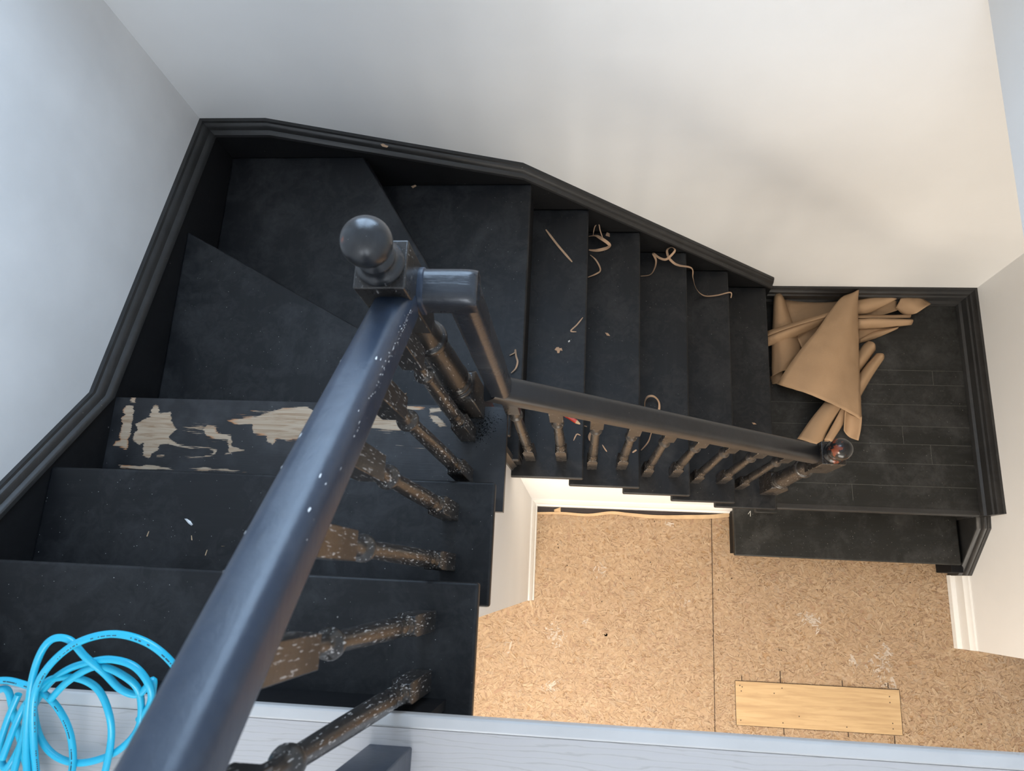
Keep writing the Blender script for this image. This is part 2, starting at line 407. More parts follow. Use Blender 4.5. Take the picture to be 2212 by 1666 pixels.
splats = [(at(u, v, FL).x, at(u, v, FL).y, r_) for u, v, r_ in ((1205, 1375, .040), (1262, 1345, .022), (1760, 1345, .035), (1846, 1430, .022), (1742, 1330, .02), (1900, 1430, .045), (1480, 1300, .012), (1920, 1478, .03), (1190, 1490, .03), (1300, 1235, .02), (1445, 1130, .02), (1095, 1400, .02), (1915, 1400, .02))]
for i in range(nf):
    x = random.uniform(-0.8, 2.7); y = random.uniform(-1.5, 0.0)
    r_ = random.random()
    if i < nf * .35: L, Wd = random.uniform(.025, .060), random.uniform(.007, .018)
    elif r_ < .5: L, Wd = random.uniform(.010, .036), random.uniform(.002, .007)
    elif r_ < .53: L, Wd = random.uniform(.025, .055), random.uniform(.006, .014)
    else: L, Wd = random.uniform(.006, .026), random.uniform(.0008, .0028)
    c = random.choices(pal, wts)[0]; k = random.uniform(.93, 1.07)
    bl = .30 if r_ < .56 or i < nf * .35 else 0
    if r_ > .93 and i > nf * .35: c = (.21, .115, .06); bl = 0
    elif r_ > .80 and i > nf * .35: c = (.36, .215, .115)
    c = tuple(a_ * (1 - bl) + b_ * bl for a_, b_ in zip(c, (.55, .365, .195)))
    for sx, sy, sr in splats:
        if random.random() < .62 * math.exp(-((x - sx) ** 2 + (y - sy) ** 2) / sr ** 2) and r_ < .9: c = (.72, .60, .44)
    flake(x, y, L, Wd, random.gauss(0.0, 1.2), FL - .003 + .003 * i / nf, (c[0] * k * .86, c[1] * k * .915, c[2] * k * 1.07))
for i in range(2600):   # coarser flakes where the floor runs on out of sight
    x = random.uniform(fx0, fx1); y = random.uniform(-3.5, 0.9)
    if in_view(x, y): continue
    c = random.choices(pal, wts)[0]
    flake(x, y, .12, .05, random.uniform(0, 3.14), FL - .0035 + .0004 * random.random(), c)
me = bpy.data.meshes.new('floor'); me.from_pydata(verts, [], faces)
ca_ = me.color_attributes.new('strand', 'FLOAT_COLOR', 'CORNER')
k = 0; buf = []
for f, c in zip(me.polygons, cols):
    for _ in range(f.loop_total): buf.extend((c[0], c[1], c[2], 1.0))
ca_.data.foreach_set('color', buf)
me.materials.append(M['osb']); fo = bpy.data.objects.new('floor', me); COL.objects.link(fo); fo['kind'] = 'structure'
# board joint running away from the stairs
mb = MB(); mb.prism([(0.748, -1.7), (0.751, -1.7), (0.763, -0.07), (0.760, -0.07)], FL - .002, FL + .0004)
struct('trim_board_joint', mb, M['seam'], smooth=0)
# old dark floor edge left at the foot of the wall, and its thin pale edge strip
mb = MB(); mb.prism([(UX + .02, -0.082), (0.86, -0.056), (0.86, -0.03), (UX + .02, -0.03)], FL - .002, FL + .002)
struct('trim_old_floor_edge', mb, M['dark_floor'], smooth=0)

# lower rooms: far walls so that light bounces as it would
mb = MB(); mb.box(-2.6, 3.6, -3.6, -3.5, FL, CEIL); struct('wall_hall', mb, M['wall'], smooth=0)
mb = MB(); mb.box(3.5, 3.6, -3.5, WY, FL, CEIL); struct('wall_hall_right', mb, M['wall'], smooth=0)
mb = MB(); mb.box(-2.6, -2.5, -3.5, WY, FL, CEIL); mb.box(-2.5, WX - TW, -3.5, WY, CEIL, CEIL + .04); struct('wall_hall_left', mb, M['wall'], smooth=0)

# ceiling lamp of the lower hall, under the upper floor
lp = empty('ceiling_lamp', (-0.25, -1.45, CEIL)); tag(lp, 'round ceiling lamp of the hall below, under the upper floor', 'lamp')
mb = MB(); mb.lathe([(-.03, .10), (0, .10)]); mb.obj('lamp_base', M['trim'], lp)
mb = MB(); mb.lathe([(-.10, .02), (-.095, .08), (-.07, .13), (-.03, .15)]); gl = mb.obj('lamp_shade', M['lamp'], lp)
area('hall_lamp_light', (-0.25, -1.45, CEIL - .12), (0, 0, 0), 0.34, 0.34, 50, (1.0, 0.87, 0.72))
# added soft warm fill for the lower storey, no window there (faces +y)
area('hall_soft_fill', (0.6, -3.40, -1.35), (R(90), 0, 0), 2.2, 1.4, 82, (1.0, 0.95, 0.86))

# ------------------------------------------------------------------ staircase
stair = empty('staircase', (0, 0, 0))
tag(stair, 'black painted wooden winder staircase turning down to a small landing beside white walls', 'staircase')
TH = 0.030
def tread(poly, z, m_, label=None, name='tread'):
    mb = MB(); mb.prism(poly, z - TH, z)
    o = mb.obj(name, m_, stair, bevel=0.006, seg=3)
    if label: o['label'] = label
    return o
def riser(p0, p1, ztop, zbot, t=0.018):
    a, b_ = Vector((*p0, 0)), Vector((*p1, 0)); d = (b_ - a).normalized(); n = Vector((d.y, -d.x, 0)) * t
    mb = MB(); mb.prism([(a.x, a.y), (b_.x, b_.y), (b_.x - n.x, b_.y - n.y), (a.x - n.x, a.y - n.y)], zbot, ztop)
    return mb.obj('riser', M['riser'], stair)

# straight treads of the upper flight, nosings face the back wall
tread([(XW, -0.705), (XO, -0.705), (XO, -0.443), (XW, -0.443)], -H, M['tread_x'])
tread([(XW, -0.495), (XO, -0.495), (XO, -0.221), (XW, -0.221)], -2 * H, M['tread_x'])
# scraped tread: finely gridded so that its wear can follow the photo's patches
y0, y1 = -0.270, 0.001
nx, ny = 330, 84
blobs = []   # (u, v, ru, rv, weight) patches measured on the photo
for (u, v, ru, rv, w) in [
    (285, 880, 8, 14, .9), (272, 905, 14, 22, .8), (280, 935, 16, 26, .9), (266, 960, 20, 14, .8),
    (335, 895, 12, 22, .9), (343, 920, 26, 18, 1.0), (322, 948, 22, 16, .95), (317, 975, 10, 18, .8), (362, 950, 22, 10, .6),
    (395, 957, 20, 8, .6), (440, 962, 40, 6, .5), (450, 925, 30, 10, .55), (505, 965, 26, 8, .75), (500, 935, 14, 26, .45),
    (570, 915, 40, 20, .95), (610, 930, 34, 26, 1.05), (640, 905, 30, 16, .9), (590, 950, 18, 14, .7),
    (690, 930, 30, 16, .6), (812, 905, 26, 10, .75), (850, 925, 50, 10, .8), (900, 885, 20, 4, .9), (942, 886, 12, 4, .9), (925, 918, 30, 14, .5),
    (300, 1007, 40, 3.5, .9), (370, 1011, 50, 3.5, .9), (470, 1014, 60, 3.5, .8), (330, 985, 20, 5, .4), (860, 960, 12, 3, .6), (950, 955, 6, 3, .7), (840, 975, 26, 3, .4)]:
    p = at(u, v, -3 * H); q = at(u + ru, v, -3 * H); s_ = at(u, v + rv, -3 * H)
    blobs.append((p.x, p.y, abs(q.x - p.x), abs(s_.y - p.y), w))
K_ = 3.656
def crop(*p): return [(x / K_, y / K_ + 800) for x, y in p]
polys = [
    crop((1045, 212), (1072, 212), (1062, 258), (1020, 240)),
    crop((995, 285), (1015, 272), (1055, 288), (1050, 380), (1030, 480), (1000, 628), (960, 610), (900, 598), (915, 560), (940, 560), (945, 500), (965, 440), (960, 380), (985, 345), (975, 315)),
    crop((1225, 272), (1245, 280), (1262, 342), (1300, 330), (1352, 330), (1352, 400), (1395, 470), (1340, 520), (1330, 555), (1260, 590), (1240, 640), (1195, 660), (1175, 698), (1130, 670), (1132, 575), (1100, 588), (1045, 555), (1060, 500), (1085, 470), (1070, 430), (1130, 390), (1180, 370), (1195, 310)),
    crop((1240, 560), (1340, 545), (1420, 590), (1520, 606), (1650, 604), (1715, 632), (1690, 672), (1600, 692), (1420, 680), (1600, 680), (1670, 662), (1695, 640), (1640, 618), (1500, 620), (1400, 602), (1330, 580), (1260, 590)),
    crop((1600, 470), (1640, 430), (1690, 440), (1720, 500), (1830, 520), (1830, 600), (1930, 630), (1770, 668), (1805, 640), (1800, 550), (1700, 545), (1640, 520)),
    crop((1780, 400), (1900, 380), (2010, 370), (2120, 330), (2240, 300), (2420, 290), (2500, 330), (2440, 540), (2260, 560), (2190, 540), (2150, 590), (2110, 560), (2100, 520), (2000, 500), (1990, 420), (1880, 430)),
    crop((940, 745), (1020, 750), (1100, 765), (1160, 752), (1300, 765), (1400, 785), (1250, 782), (1100, 778), (950, 770)),
    crop((1490, 775), (1620, 770), (1700, 785), (1800, 782), (1950, 805), (1750, 800), (1600, 795)),
    crop((1230, 672), (1300, 674), (1290, 682), (1240, 684)),
    [(868, 880), (890, 878), (920, 880), (905, 886), (875, 886)], [(928, 882), (950, 882), (955, 890), (930, 891)],
    [(700, 895), (780, 890), (845, 898), (860, 906), (905, 914), (918, 925), (860, 930), (790, 925), (700, 935)], [(925, 893), (945, 900), (965, 918), (950, 922), (935, 910)],
]
wpolys = []
for P_ in polys: wpolys.append([(at(u, v, -3 * H).x, at(u, v, -3 * H).y) for u, v in P_])
def sdist(x, y, P_):
    ins = False; dm = 1e9; n = len(P_)
    for i in range(n):
        ax, ay = P_[i]; bx_, by2 = P_[(i + 1) % n]
        if (ay > y) != (by2 > y) and x < (bx_ - ax) * (y - ay) / (by2 - ay) + ax: ins = not ins
        ex, ey = bx_ - ax, by2 - ay; t = max(0, min(1, ((x - ax) * ex + (y - ay) * ey) / (ex * ex + ey * ey + 1e-12)))
        dm = min(dm, (x - ax - t * ex) ** 2 + (y - ay - t * ey) ** 2)
    return math.sqrt(dm) * (1 if ins else -1)
wbox = [(min(p[0] for p in P_) - .02, max(p[0] for p in P_) + .02, min(p[1] for p in P_) - .02, max(p[1] for p in P_) + .02) for P_ in wpolys]
blobs = []
for (u, v, ru, rv, w) in [(425, 925, 60, 16, .50), (480, 945, 40, 14, .46), (545, 905, 40, 14, .52), (580, 890, 60, 8, .5), (840, 940, 60, 16, .36), (870, 965, 60, 8, .33), (300, 968, 20, 10, .3), (640, 950, 60, 14, .4)]:
    p = at(u, v, -3 * H); q = at(u + ru, v, -3 * H); s_ = at(u, v + rv, -3 * H)
    blobs.append((p.x, p.y, abs(q.x - p.x), abs(s_.y - p.y), w))
vs_, fs_, wr = [], [], []
for j in range(ny + 1):
    for i in range(nx + 1):
        x = XW + (XO - XW) * i / nx; y = y0 + (y1 - y0) * j / ny
        vs_.append((x, y, 0)); w = 0
        for bx, by_, rx_, ry_, ww in blobs:
            d2 = ((x - bx) / (rx_ * 1.02)) ** 2 + ((y - by_) / (ry_ * 1.08)) ** 2
            if d2 < 6: w = max(w, ww * math.exp(-d2 * .8))
        for P_, b4 in zip(wpolys, wbox):
            if b4[0] < x < b4[1] and b4[2] < y < b4[3]:
                sd_ = sdist(x + .003 * noise.noise(Vector((x * 60, y * 120, 1.7))), y, P_)
                w = max(w, max(0, min(1, .52 + sd_ / .014)))
        wr.append(w)
mb = MB()
mb.v = [(x, y, -3 * H) for x, y, z in vs_]
mb.f = [(j * (nx + 1) + i, j * (nx + 1) + i + 1, (j + 1) * (nx + 1) + i + 1, (j + 1) * (nx + 1) + i) for j in range(ny) for i in range(nx)]
ntop = len(mb.v)
mb.box(XW, XO, y0, y1, -3 * H - TH, -3 * H - .0004)
so = mb.obj('tread', M['scraped'], stair, smooth=0)
so['label'] = 'tread with its black paint scraped off down to bare wood in patches'
wa = so.data.attributes.new('wear', 'FLOAT', 'POINT')
wa.data.foreach_set('value', wr + [0.0] * 8)

NX = -0.221; NY = 0.007             # newel centre
tread([(XW, -0.03), (-0.185, -0.03), (-0.185, 0.055), (-1.209, 0.602)], -4 * H, M['tread_y'])
tread([(XW, 0.50), (-0.26, 0.00), (-0.150, 0.00), (-0.150, 0.098), (-0.722, YB), (XW, YB)], -5 * H, M['tread_y'])
tread([(-0.78, YB), (-0.20, 0.02), (-0.20, -0.046), (-0.135, -0.046), (-0.135, YB)], -6 * H, M['tread_y'])
for k_ in range(5):
    xn = -0.135 + G2 * (k_ + 1); z = -(7 + k_) * H
    o = tread([(xn - .27, YO), (xn, YO), (xn, YB), (xn - .27, YB)], z, M['tread_y'])
# landing and the last step
tread([(0.90, -0.034), (RX - .002, -0.034), (RX - .002, YB + .03), (0.90, YB + .03)], LZ, M['landing'], name='landing_platform')
tread([(0.836, -0.266), (1.895, -0.266), (1.895, 0.0), (0.836, 0.0)], -13 * H, M['landing'])
# risers
riser((XW, -0.675), (-0.172, -0.675), -0.03, -H)
riser((XW, -0.463), (-0.172, -0.463), -H - TH, -2 * H)
riser((XW, -0.241), (-0.172, -0.241), -2 * H - TH, -3 * H)
riser((XW, -0.019), (-0.172, -0.019), -3 * H - TH, -4 * H)
riser((-1.209, 0.580), (-0.20, 0.040), -4 * H - TH, -5 * H)
riser((-0.735, YB), (-0.170, 0.085), -5 * H - TH, -6 * H)
riser((-0.155, YB), (-0.155, -0.018), -6 * H - TH, -7 * H)
for k_ in range(5):
    xn = -0.155 + G2 * (k_ + 1); riser((xn, YB), (xn, -0.018), -(7 + k_) * H - TH, -(8 + k_) * H)
riser((0.90, -0.018), (RX - .01, -0.018), LZ - TH, -13 * H)
mb = MB(); mb.box(0.852, 1.90, -0.248, -0.03, FL, -13 * H - TH); mb.obj('riser', M['riser'], stair)
# blocks of trim: end of the winder, moulded nosing of the landing
mb = MB(); mb.box(-0.172, -0.140, -0.032, 0.06, -1.33, -1.17); mb.obj('trim_block', M['riser'], stair, bevel=0.003)
mb = MB()
nosep = [(-.026, .0008), (-.046, .0), (-.052, -.006), (-.054, -.016), (-.046, -.022), (-.044, -.030), (-.034, -.036), (-.03, -.05), (-.018, -.055), (-.018, -.012)]
mb.rings([[(x, y_ , LZ + z_) for y_, z_ in nosep] for x in (1.0, 1.905)])
mb.obj('landing_nosing', M['string_x'], stair)
mb = MB(); mb.box(0.90, 1.0, -0.072, -0.02, LZ - .03, LZ + .001); mb.obj('nosing_block', M['landing'], stair, bevel=0.003)
# little cove mouldings under the outer tread ends
for z, (a, b_) in ((-H, (-0.69, -0.463)), (-2 * H, (-0.48, -0.241)), (-3 * H, (-0.26, -0.019))):
    mb = MB(); mb.box(-0.172, -0.150, a, b_, z - TH - .014, z - TH); mb.obj('cove_moulding', M['riser'], stair, bevel=0.004)
for k_ in range(5):
    xn = -0.155 + G2 * (k_ + 1); mb = MB(); mb.box(xn - .24, xn, -0.048, -0.02, -(7 + k_) * H - TH - .014, -(7 + k_) * H - TH); mb.obj('cove_moulding', M['riser'], stair, bevel=0.004)
# corner strip running down the white wall below the turn
mb = MB()
pr = [(0, 0), (.006, .0), (.012, .010), (.020, .014), (.022, .030), (.012, .036), (.0, .040)]
a0 = Vector((UX, -0.078, -0.60)); a1 = Vector((UX, -0.050, -1.40))
mb.rings([[(a.x + d, a.y + e, a.z) for d, e in pr] for a in (a0, a1)])
mb.obj('corner_strip', M['string_y'], stair)

# ---- wall strings with moulded caps.  profile: distance from wall, drop below the wall line
cap = [(0, 0), (.010, -.002), (.012, -.010), (.018, -.014), (.022, -.024), (.024, -.034), (.031, -.038), (.036, -.044), (.037, -.056), (.032, -.060)]
def split_string(rs, ax):
    """board against the wall plus the moulding planted along its top"""
    nc = len(cap); mb = MB()
    mb.rings([[r_[0], r_[nc - 1], r_[nc], r_[nc + 1]] for r_ in rs]); o = mb.obj('wall_string', M['face'], stair)
    mb = MB(); mb.rings([r_[:nc] for r_ in rs]); m2 = mb.obj('string_moulding', M['string_' + ax], o); return o
def string_left(pts, deep):
    mb = MB(); n = len(pts); rs = []
    for i, (y, z) in enumerate(pts):
        r_ = []
        for d, h in cap + [(.032, -deep), (0, -deep)]:
            yy = y - d if i == n - 1 else y
            r_.append((WX + d, yy, z + h))
        rs.append(r_)
    return split_string(rs, 'y')
def string_back(pts, deep):
    mb = MB(); rs = []
    for i, (x, z) in enumerate(pts):
        rs.append([(x + d if i == 0 else x, WY - d, z + h) for d, h in cap + [(.032, -deep), (0, -deep)]])
    return split_string(rs, 'x')
string_left([(-0.653, 0.050), (-0.003, -0.502), (WY, -0.765)], .60)
string_back([(WX, -0.765), (-1.011, -0.768), (-0.160, -1.049), (0.978, -2.050)], .40)
# skirting of the landing, black, moulded
sk = [(0, .128), (.010, .126), (.014, .108), (.022, .100), (.024, .080), (.030, .074), (.031, .030), (.042, .024), (.046, .012), (.046, 0), (0, 0)]
mb = MB(); rs = [[(0.950, WY - d, LZ + h) for d, h in sk], [(RX - d, WY - d, LZ + h) for d, h in sk], [(RX - d, -0.050, LZ + h) for d, h in sk]]
mb.rings(rs); mb.obj('landing_skirting', M['string_x'], stair)
# short raked string of the last step on the right wall
mb = MB(); rs = []
for (y, z) in [(-0.050, -2.278), (-0.104, -2.285), (-0.312, -2.503)]:
    rs.append([(RX - d * 1.2, y, z + h) for d, h in cap + [(.032, -.5 if y > -.2 else -.157), (0, -.5 if y > -.2 else -.157)]])
for r_ in rs[:2]:
    for i_ in (-1, -2): r_[i_] = (r_[i_][0], r_[i_][1], FL)
for i_ in (-1, -2): rs[2][i_] = (rs[2][i_][0], rs[2][i_][1], FL)
mb.rings(rs); mb.obj('wall_string', M['string_y'], stair, bevel=0.001)
mb = MB(); mb.box(1.86, 1.915, -0.300, -0.25, FL, -13 * H - TH); mb.obj('string_foot', M['riser'], stair, bevel=0.003)

# fine joints between the landing boards
for i_, y in enumerate((0.643, 0.570, 0.470, 0.364, 0.276, 0.183, 0.077)):
    mb = MB(); xa, xb = (0.96, 1.905)
    mb.prism([(xa, y - .0008), (xb, y - .0008), (xb, y + .0008), (xa, y + .0008)], LZ - .001, LZ + .0003)
    mb.obj('board_joint', M['joint'], stair, smooth=0)
mb = MB()
for x, ya, yb_ in ((1.348, 0.0, .075), (1.60, .276, .364), (1.764, .57, .643), (1.72, .183, .276)):
    mb = MB(); mb.prism([(x - .0008, ya), (x + .0008, ya), (x + .0008, yb_), (x - .0008, yb_)], LZ - .001, LZ + .0003)
    mb.obj('board_joint', M['joint'], stair, smooth=0)

# ------------------------------------------------------------------ railing
rail = empty('stair_railing', (NX, NY, -3 * H))
tag(rail, 'black painted banister with turned balusters and ball topped newel posts', 'railing')
OFF = Vector((NX, NY, -3 * H))
def rsec(w, h, n=5):                  # rounded handrail section, (side, up), crowned top
    pts = []
    def arc(cx, cy, rx_, ry_, a0_, a1_, k_=6):
        for i in range(k_ + 1):
            a_ = R(a0_ + (a1_ - a0_) * i / k_); pts.append((cx + rx_ * math.cos(a_), cy + ry_ * math.sin(a_)))
    arc(w / 2 - .020, h / 2 - .022, .020, .022, 0, 90); arc(-w / 2 + .020, h / 2 - .022, .020, .022, 90, 180)
    arc(-w / 2 + .010, -h / 2 + .010, .010, .010, 180, 270, 3); arc(w / 2 - .010, -h / 2 + .010, .010, .010, 270, 360, 3)
    return pts
def handrail(path, ups, w, h, name, m_, parent):
    P = [Vector(p) for p in path]; mb = MB(); rs = []
    sec = rsec(w, h)
    for i, p in enumerate(P):
        t = (P[min(i + 1, len(P) - 1)] - P[max(i - 1, 0)]).normalized()
        up = ups[i] if isinstance(ups, list) else ups
        up = (Vector(up) - t * Vector(up).dot(t)).normalized(); sd = t.cross(up)
        rs.append([p + sd * a + up * b_ for a, b_ in sec])
    mb.rings(rs); o = mb.obj(name, m_, parent, smooth=50); return o
Wd, Hh = .063, .058
def r1z(y): return .235 + .880 * (-.04 - y)
def rz2(x): return -.425 - .875 * (x + .10)
def ry2(x): return .006 + .027 * (x + .10)
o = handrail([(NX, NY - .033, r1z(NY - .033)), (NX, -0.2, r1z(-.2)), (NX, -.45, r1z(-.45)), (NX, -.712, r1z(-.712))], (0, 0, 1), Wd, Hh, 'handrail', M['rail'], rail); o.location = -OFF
# nicks through the paint along the right shoulder of the rail
random.seed(21)
mb = MB(); secn = rsec(Wd, Hh)
rd = Vector((0, -1, .88)).normalized(); upv = (Vector((0, 0, 1)) - rd * rd.z).normalized(); sdv_ = rd.cross(upv)
if sdv_.x < 0: sdv_ = -sdv_
def nick(y, ang, L, w):
    a_ = R(ang); nrm = sdv_ * math.cos(a_) + upv * math.sin(a_); tan = rd.cross(nrm)
    c_ = Vector((NX, y, r1z(y))) + sdv_ * ((Wd / 2 - .020 + .0203 * math.cos(a_)) if ang < 90 else (-Wd / 2 + .020 + .0203 * math.cos(a_))) + upv * (Hh / 2 - .022 + .0223 * math.sin(a_))
    q = [c_ + rd * L * math.cos(t_) * random.uniform(.7, 1.1) + tan * w * math.sin(t_) * random.uniform(.6, 1.2) for t_ in [k_ * math.pi / 3 for k_ in range(6)]]
    b_ = len(mb.v); mb.v += [tuple(p + nrm * .0002) for p in q]; mb.f.append(tuple(range(b_, b_ + 6)))
for i in range(70):
    y = -.055 - abs(random.gauss(0, .13))
    nick(y, random.gauss(10, 8), random.uniform(.0008, .0032), random.uniform(.0003, .0008))
for i in range(12): nick(random.uniform(-.5, -.1), random.choice([random.uniform(100, 150), random.uniform(30, 70)]), random.uniform(.002, .005), random.uniform(.0006, .0014))
o = mb.obj('paint_nicks', M['white_chip'], rail, smooth=0); o.location = -OFF; o['kind'] = 'stuff'
# level piece and vertical drop as one gooseneck
mb = MB(); sec = rsec(Wd, Hh); rs = []
xs0 = -.190
zc = .200
path = [(xs0, zc, 0), (-.150, zc, 0), (-.128, zc, 0)]
for x in (xs0, -.150, -.128, -.112, -.103, -.098): 
    k_ = {-.112: .96, -.103: .86, -.098: .70}.get(x, 1)
    rs.append([(x, NY + a * (1 if k_ == 1 else .9 + .1 * k_), zc + b_ * k_) for a, b_ in sec])
mb.rings(rs)
rs = []
for z in (zc - .005, 0.0, -.2, -.33, -.392):
    rs.append([(-.122 + b_ * .86, NY + a * .95, z) for a, b_ in sec])
mb.rings(rs)
o = mb.obj('gooseneck', M['neck'], rail, smooth=50); o.location = -OFF
mb = MB(); rs = [[(x, NY + a * s_, zc + b_ * s_) for a, b_ in sec] for x, s_ in ((-.194, 1.08), (-.184, 1.08), (-.182, 1.0))]
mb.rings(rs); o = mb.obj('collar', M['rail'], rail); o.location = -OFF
o = handrail([(-.146, ry2(-.146), rz2(-.146)), (.2, ry2(.2), rz2(.2)), (.55, ry2(.55), rz2(.55)), (.880, ry2(.88), rz2(.88))], (0, 0, 1), Wd, Hh, 'handrail', M['rail_x'], rail); o.location = -OFF

BAL = [(.166, .0170), (.171, .0135), (.177, .0135), (.181, .0175), (.191, .0178), (.197, .0140), (.203, .0125), (.214, .0120), (.220, .0160), (.229, .0168), (.237, .0135),
       (.243, .0130), (.256, .0155), (.270, .0168), (.35, .0162), (.48, .0148), (.636, .0124), (.646, .0124), (.652, .0175), (.662, .0195), (.671, .0180), (.676, .0130), (.690, .0116), (.712, .0120), (.730, .0130), (.742, .015)]
def baluster(x, y, z, ztop, cut=0.0):
    # cut: how much shorter the turned shaft is under the lower part of the rail
    q = [(a_ if a_ <= .27 else .27 + (a_ - .27) * (.376 - cut) / .376 if a_ < .646 else a_ - cut, r_) for a_, r_ in BAL]
    mb = MB(); mb.square(.0190, 0, .160, tt=.010, inner=.75); mb.lathe(q, n=20); mb.square(.0190, .750 - cut, ztop - z, tb=.018, inner=.55)
    o = mb.obj('baluster', M['post' if x == NX else 'post_low'], rail, bevel=0.0012, seg=2, smooth=40); o.location = Vector((x, y, z)) - OFF
    return o
for i, y in enumerate((-.075, -.184, -.293, -.403, -.518, -.626)):
    z = (-3 * H, -3 * H, -2 * H, -2 * H, -H, -H)[i]
    baluster(NX, y, z, r1z(y) - .005, 0.0 if i % 2 else 0.095)
for i in range(9):
    x = -.108 + .111 * i; z = -(7 + int((x + .135) // G2)) * H
    baluster(x, ry2(x) - .004, z, rz2(x) - .005, 0.095 if i % 2 else 0.0)

NEW = [(.178, .034), (.186, .034), (.190, .0365), (.202, .0375), (.209, .031), (.214, .031), (.218, .0355), (.230, .0362), (.238, .029), (.252, .0285), (.258, .0350), (.268, .0360), (.275, .034), (.40, .0325), (.505, .0285),
       (.512, .0285), (.517, .0355), (.530, .0375), (.540, .036), (.545, .0295), (.565, .0262), (.600, .0270), (.630, .0320), (.650, .0350), (.662, .036)]
FIN = [(.868, .0365), (.874, .037), (.879, .032), (.886, .0265), (.892, .0285), (.898, .0285), (.903, .022), (.912, .020)]
def newel(x, y, z, lean, ball_mat, s_=1.0, base=0.0, post_mat=None):
    e = MB()
    e.square(.039, -base, .178, tt=.012, inner=.8); e.lathe(NEW, n=36); e.square(.039, .672, .868, tb=.034, inner=.5); 
    o = e.obj('newel_post', post_mat or M['post_low'], rail, bevel=0.003, seg=3, smooth=40)
    o.location = Vector((x, y, z)) - OFF; o.rotation_euler = (0, lean, 0)
    mb = MB(); mb.lathe(FIN, n=40)
    prof = [(.940 - .0365 * math.cos(R(a_)), .0365 * math.sin(R(a_))) for a_ in range(28, 180, 6)] + [(.9765, .0005)]
    mb.lathe(prof, n=48); b_ = mb.obj('ball_finial', ball_mat, o, smooth=60)
    return o
newel(NX, NY, -3 * H, -0.0115, M['ball'], base=.22)
n2 = newel(.915, .027, -11 * H, 0.0, M['ball_worn'], base=.19)
# plain post on the upper floor where the rail ends
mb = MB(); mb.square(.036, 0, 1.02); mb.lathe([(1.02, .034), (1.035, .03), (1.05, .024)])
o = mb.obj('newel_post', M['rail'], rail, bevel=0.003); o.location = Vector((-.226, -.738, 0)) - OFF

# ------------------------------------------------------------------ loose things
# kraft paper heap on the landing
def patch(mb, A, B, n=10, m_=9, bulge=.02, prof='sin', wob=.002, seed=0):
    """sheet between two outlines given as (u, v, height above landing)"""
    PA = spline([at(u, v, LZ + h) for u, v, h in A], 6); PB = spline([at(u, v, LZ + h) for u, v, h in B], 6)
    def samp(P, t):
        f = t * (len(P) - 1); i = min(int(f), len(P) - 2); return P[i].lerp(P[i + 1], f - i)
    b_ = len(mb.v)
    for i in range(n + 1):
        a_ = samp(PA, i / n); c_ = samp(PB, i / n)
        for j in range(m_ + 1):
            t = j / m_; p = a_.lerp(c_, t)
            p = p + Vector((0, 0, bulge * math.sin(math.pi * t)))
            p = p + Vector((0, 0, wob * noise.noise(Vector((p.x * 30 + seed, p.y * 30, 0))) + .35 * wob * abs(noise.noise(Vector((p.x * 75, p.y * 75, seed))))))
            mb.v.append(tuple(p))
    for i in range(n):
        for j in range(m_):
            mb.f.append((b_ + i * (m_ + 1) + j, b_ + i * (m_ + 1) + j + 1, b_ + (i + 1) * (m_ + 1) + j + 1, b_ + (i + 1) * (m_ + 1) + j))
kp = empty('kraft_paper', at(1790, 800, LZ)); tag(kp, 'crumpled heap of brown kraft paper on the black landing', 'paper')
mb = MB()
# back sheet, lying low
patch(mb, [(1688, 646, .03), (1760, 650, .02), (1850, 648, .03)], [(1700, 760, .02), (1760, 742, .02), (1850, 700, .03)], bulge=.01, seed=1)
# upright roll at the left, against the last riser
patch(mb, [(1672, 634, .07), (1669, 700, .06), (1667, 760, .05), (1668, 812, .04)], [(1692, 640, .03), (1710, 690, .03), (1729, 740, .02), (1732, 760, .02)], bulge=.035, seed=2)
patch(mb, [(1729, 745, .02), (1728, 770, .02), (1700, 800, .02)], [(1668, 740, .05), (1667, 790, .05), (1668, 813, .04)], bulge=.03, seed=3)
patch(mb, [(1664, 814, .005), (1668, 830, .01)], [(1690, 800, .02), (1695, 833, .01)], bulge=.02, seed=4)
# twisted strip running left to right over the roll
patch(mb, [(1656, 716, .09), (1710, 698, .09), (1795, 674, .10)], [(1656, 727, .11), (1712, 706, .12), (1790, 684, .12)], bulge=.008, seed=5)
patch(mb, [(1656, 727, .10), (1712, 704, .10), (1800, 676, .10)], [(1657, 749, .06), (1710, 731, .06), (1780, 700, .07)], bulge=.022, seed=6)
patch(mb, [(1722, 730, .03), (1780, 690, .03)], [(1740, 775, .02), (1790, 730, .02)], bulge=.005, seed=7)
# right hand folds
patch(mb, [(1850, 648, .05), (1890, 642, .06), (1941, 634, .05)], [(1850, 680, .03), (1880, 676, .03), (1936, 647, .05)], bulge=.012, seed=8)
patch(mb, [(1870, 672, .02), (1910, 655, .03), (1937, 648, .03)], [(1855, 684, .02), (1900, 682, .02), (1940, 670, .03)], bulge=-.006, seed=9)
patch(mb, [(1949, 635, .05), (1975, 635, .06), (2011, 657, .04)], [(1934, 666, .03), (1955, 681, .03), (1980, 677, .04)], bulge=.014, wob=.006, seed=10)
patch(mb, [(1850, 681, .03), (1900, 681, .04), (1968, 680, .03)], [(1850, 687, .05), (1900, 688, .05), (1966, 687, .04)], bulge=.006, seed=11)
patch(mb, [(1850, 689, .05), (1900, 688, .06), (1968, 690, .04)], [(1850, 712, .01), (1900, 710, .01), (1969, 702, .02)], bulge=.022, seed=12)
patch(mb, [(1853, 712, .01), (1900, 710, .01), (1930, 708, .01)], [(1853, 742, .005), (1880, 735, .005), (1905, 722, .005)], bulge=.004, seed=13)
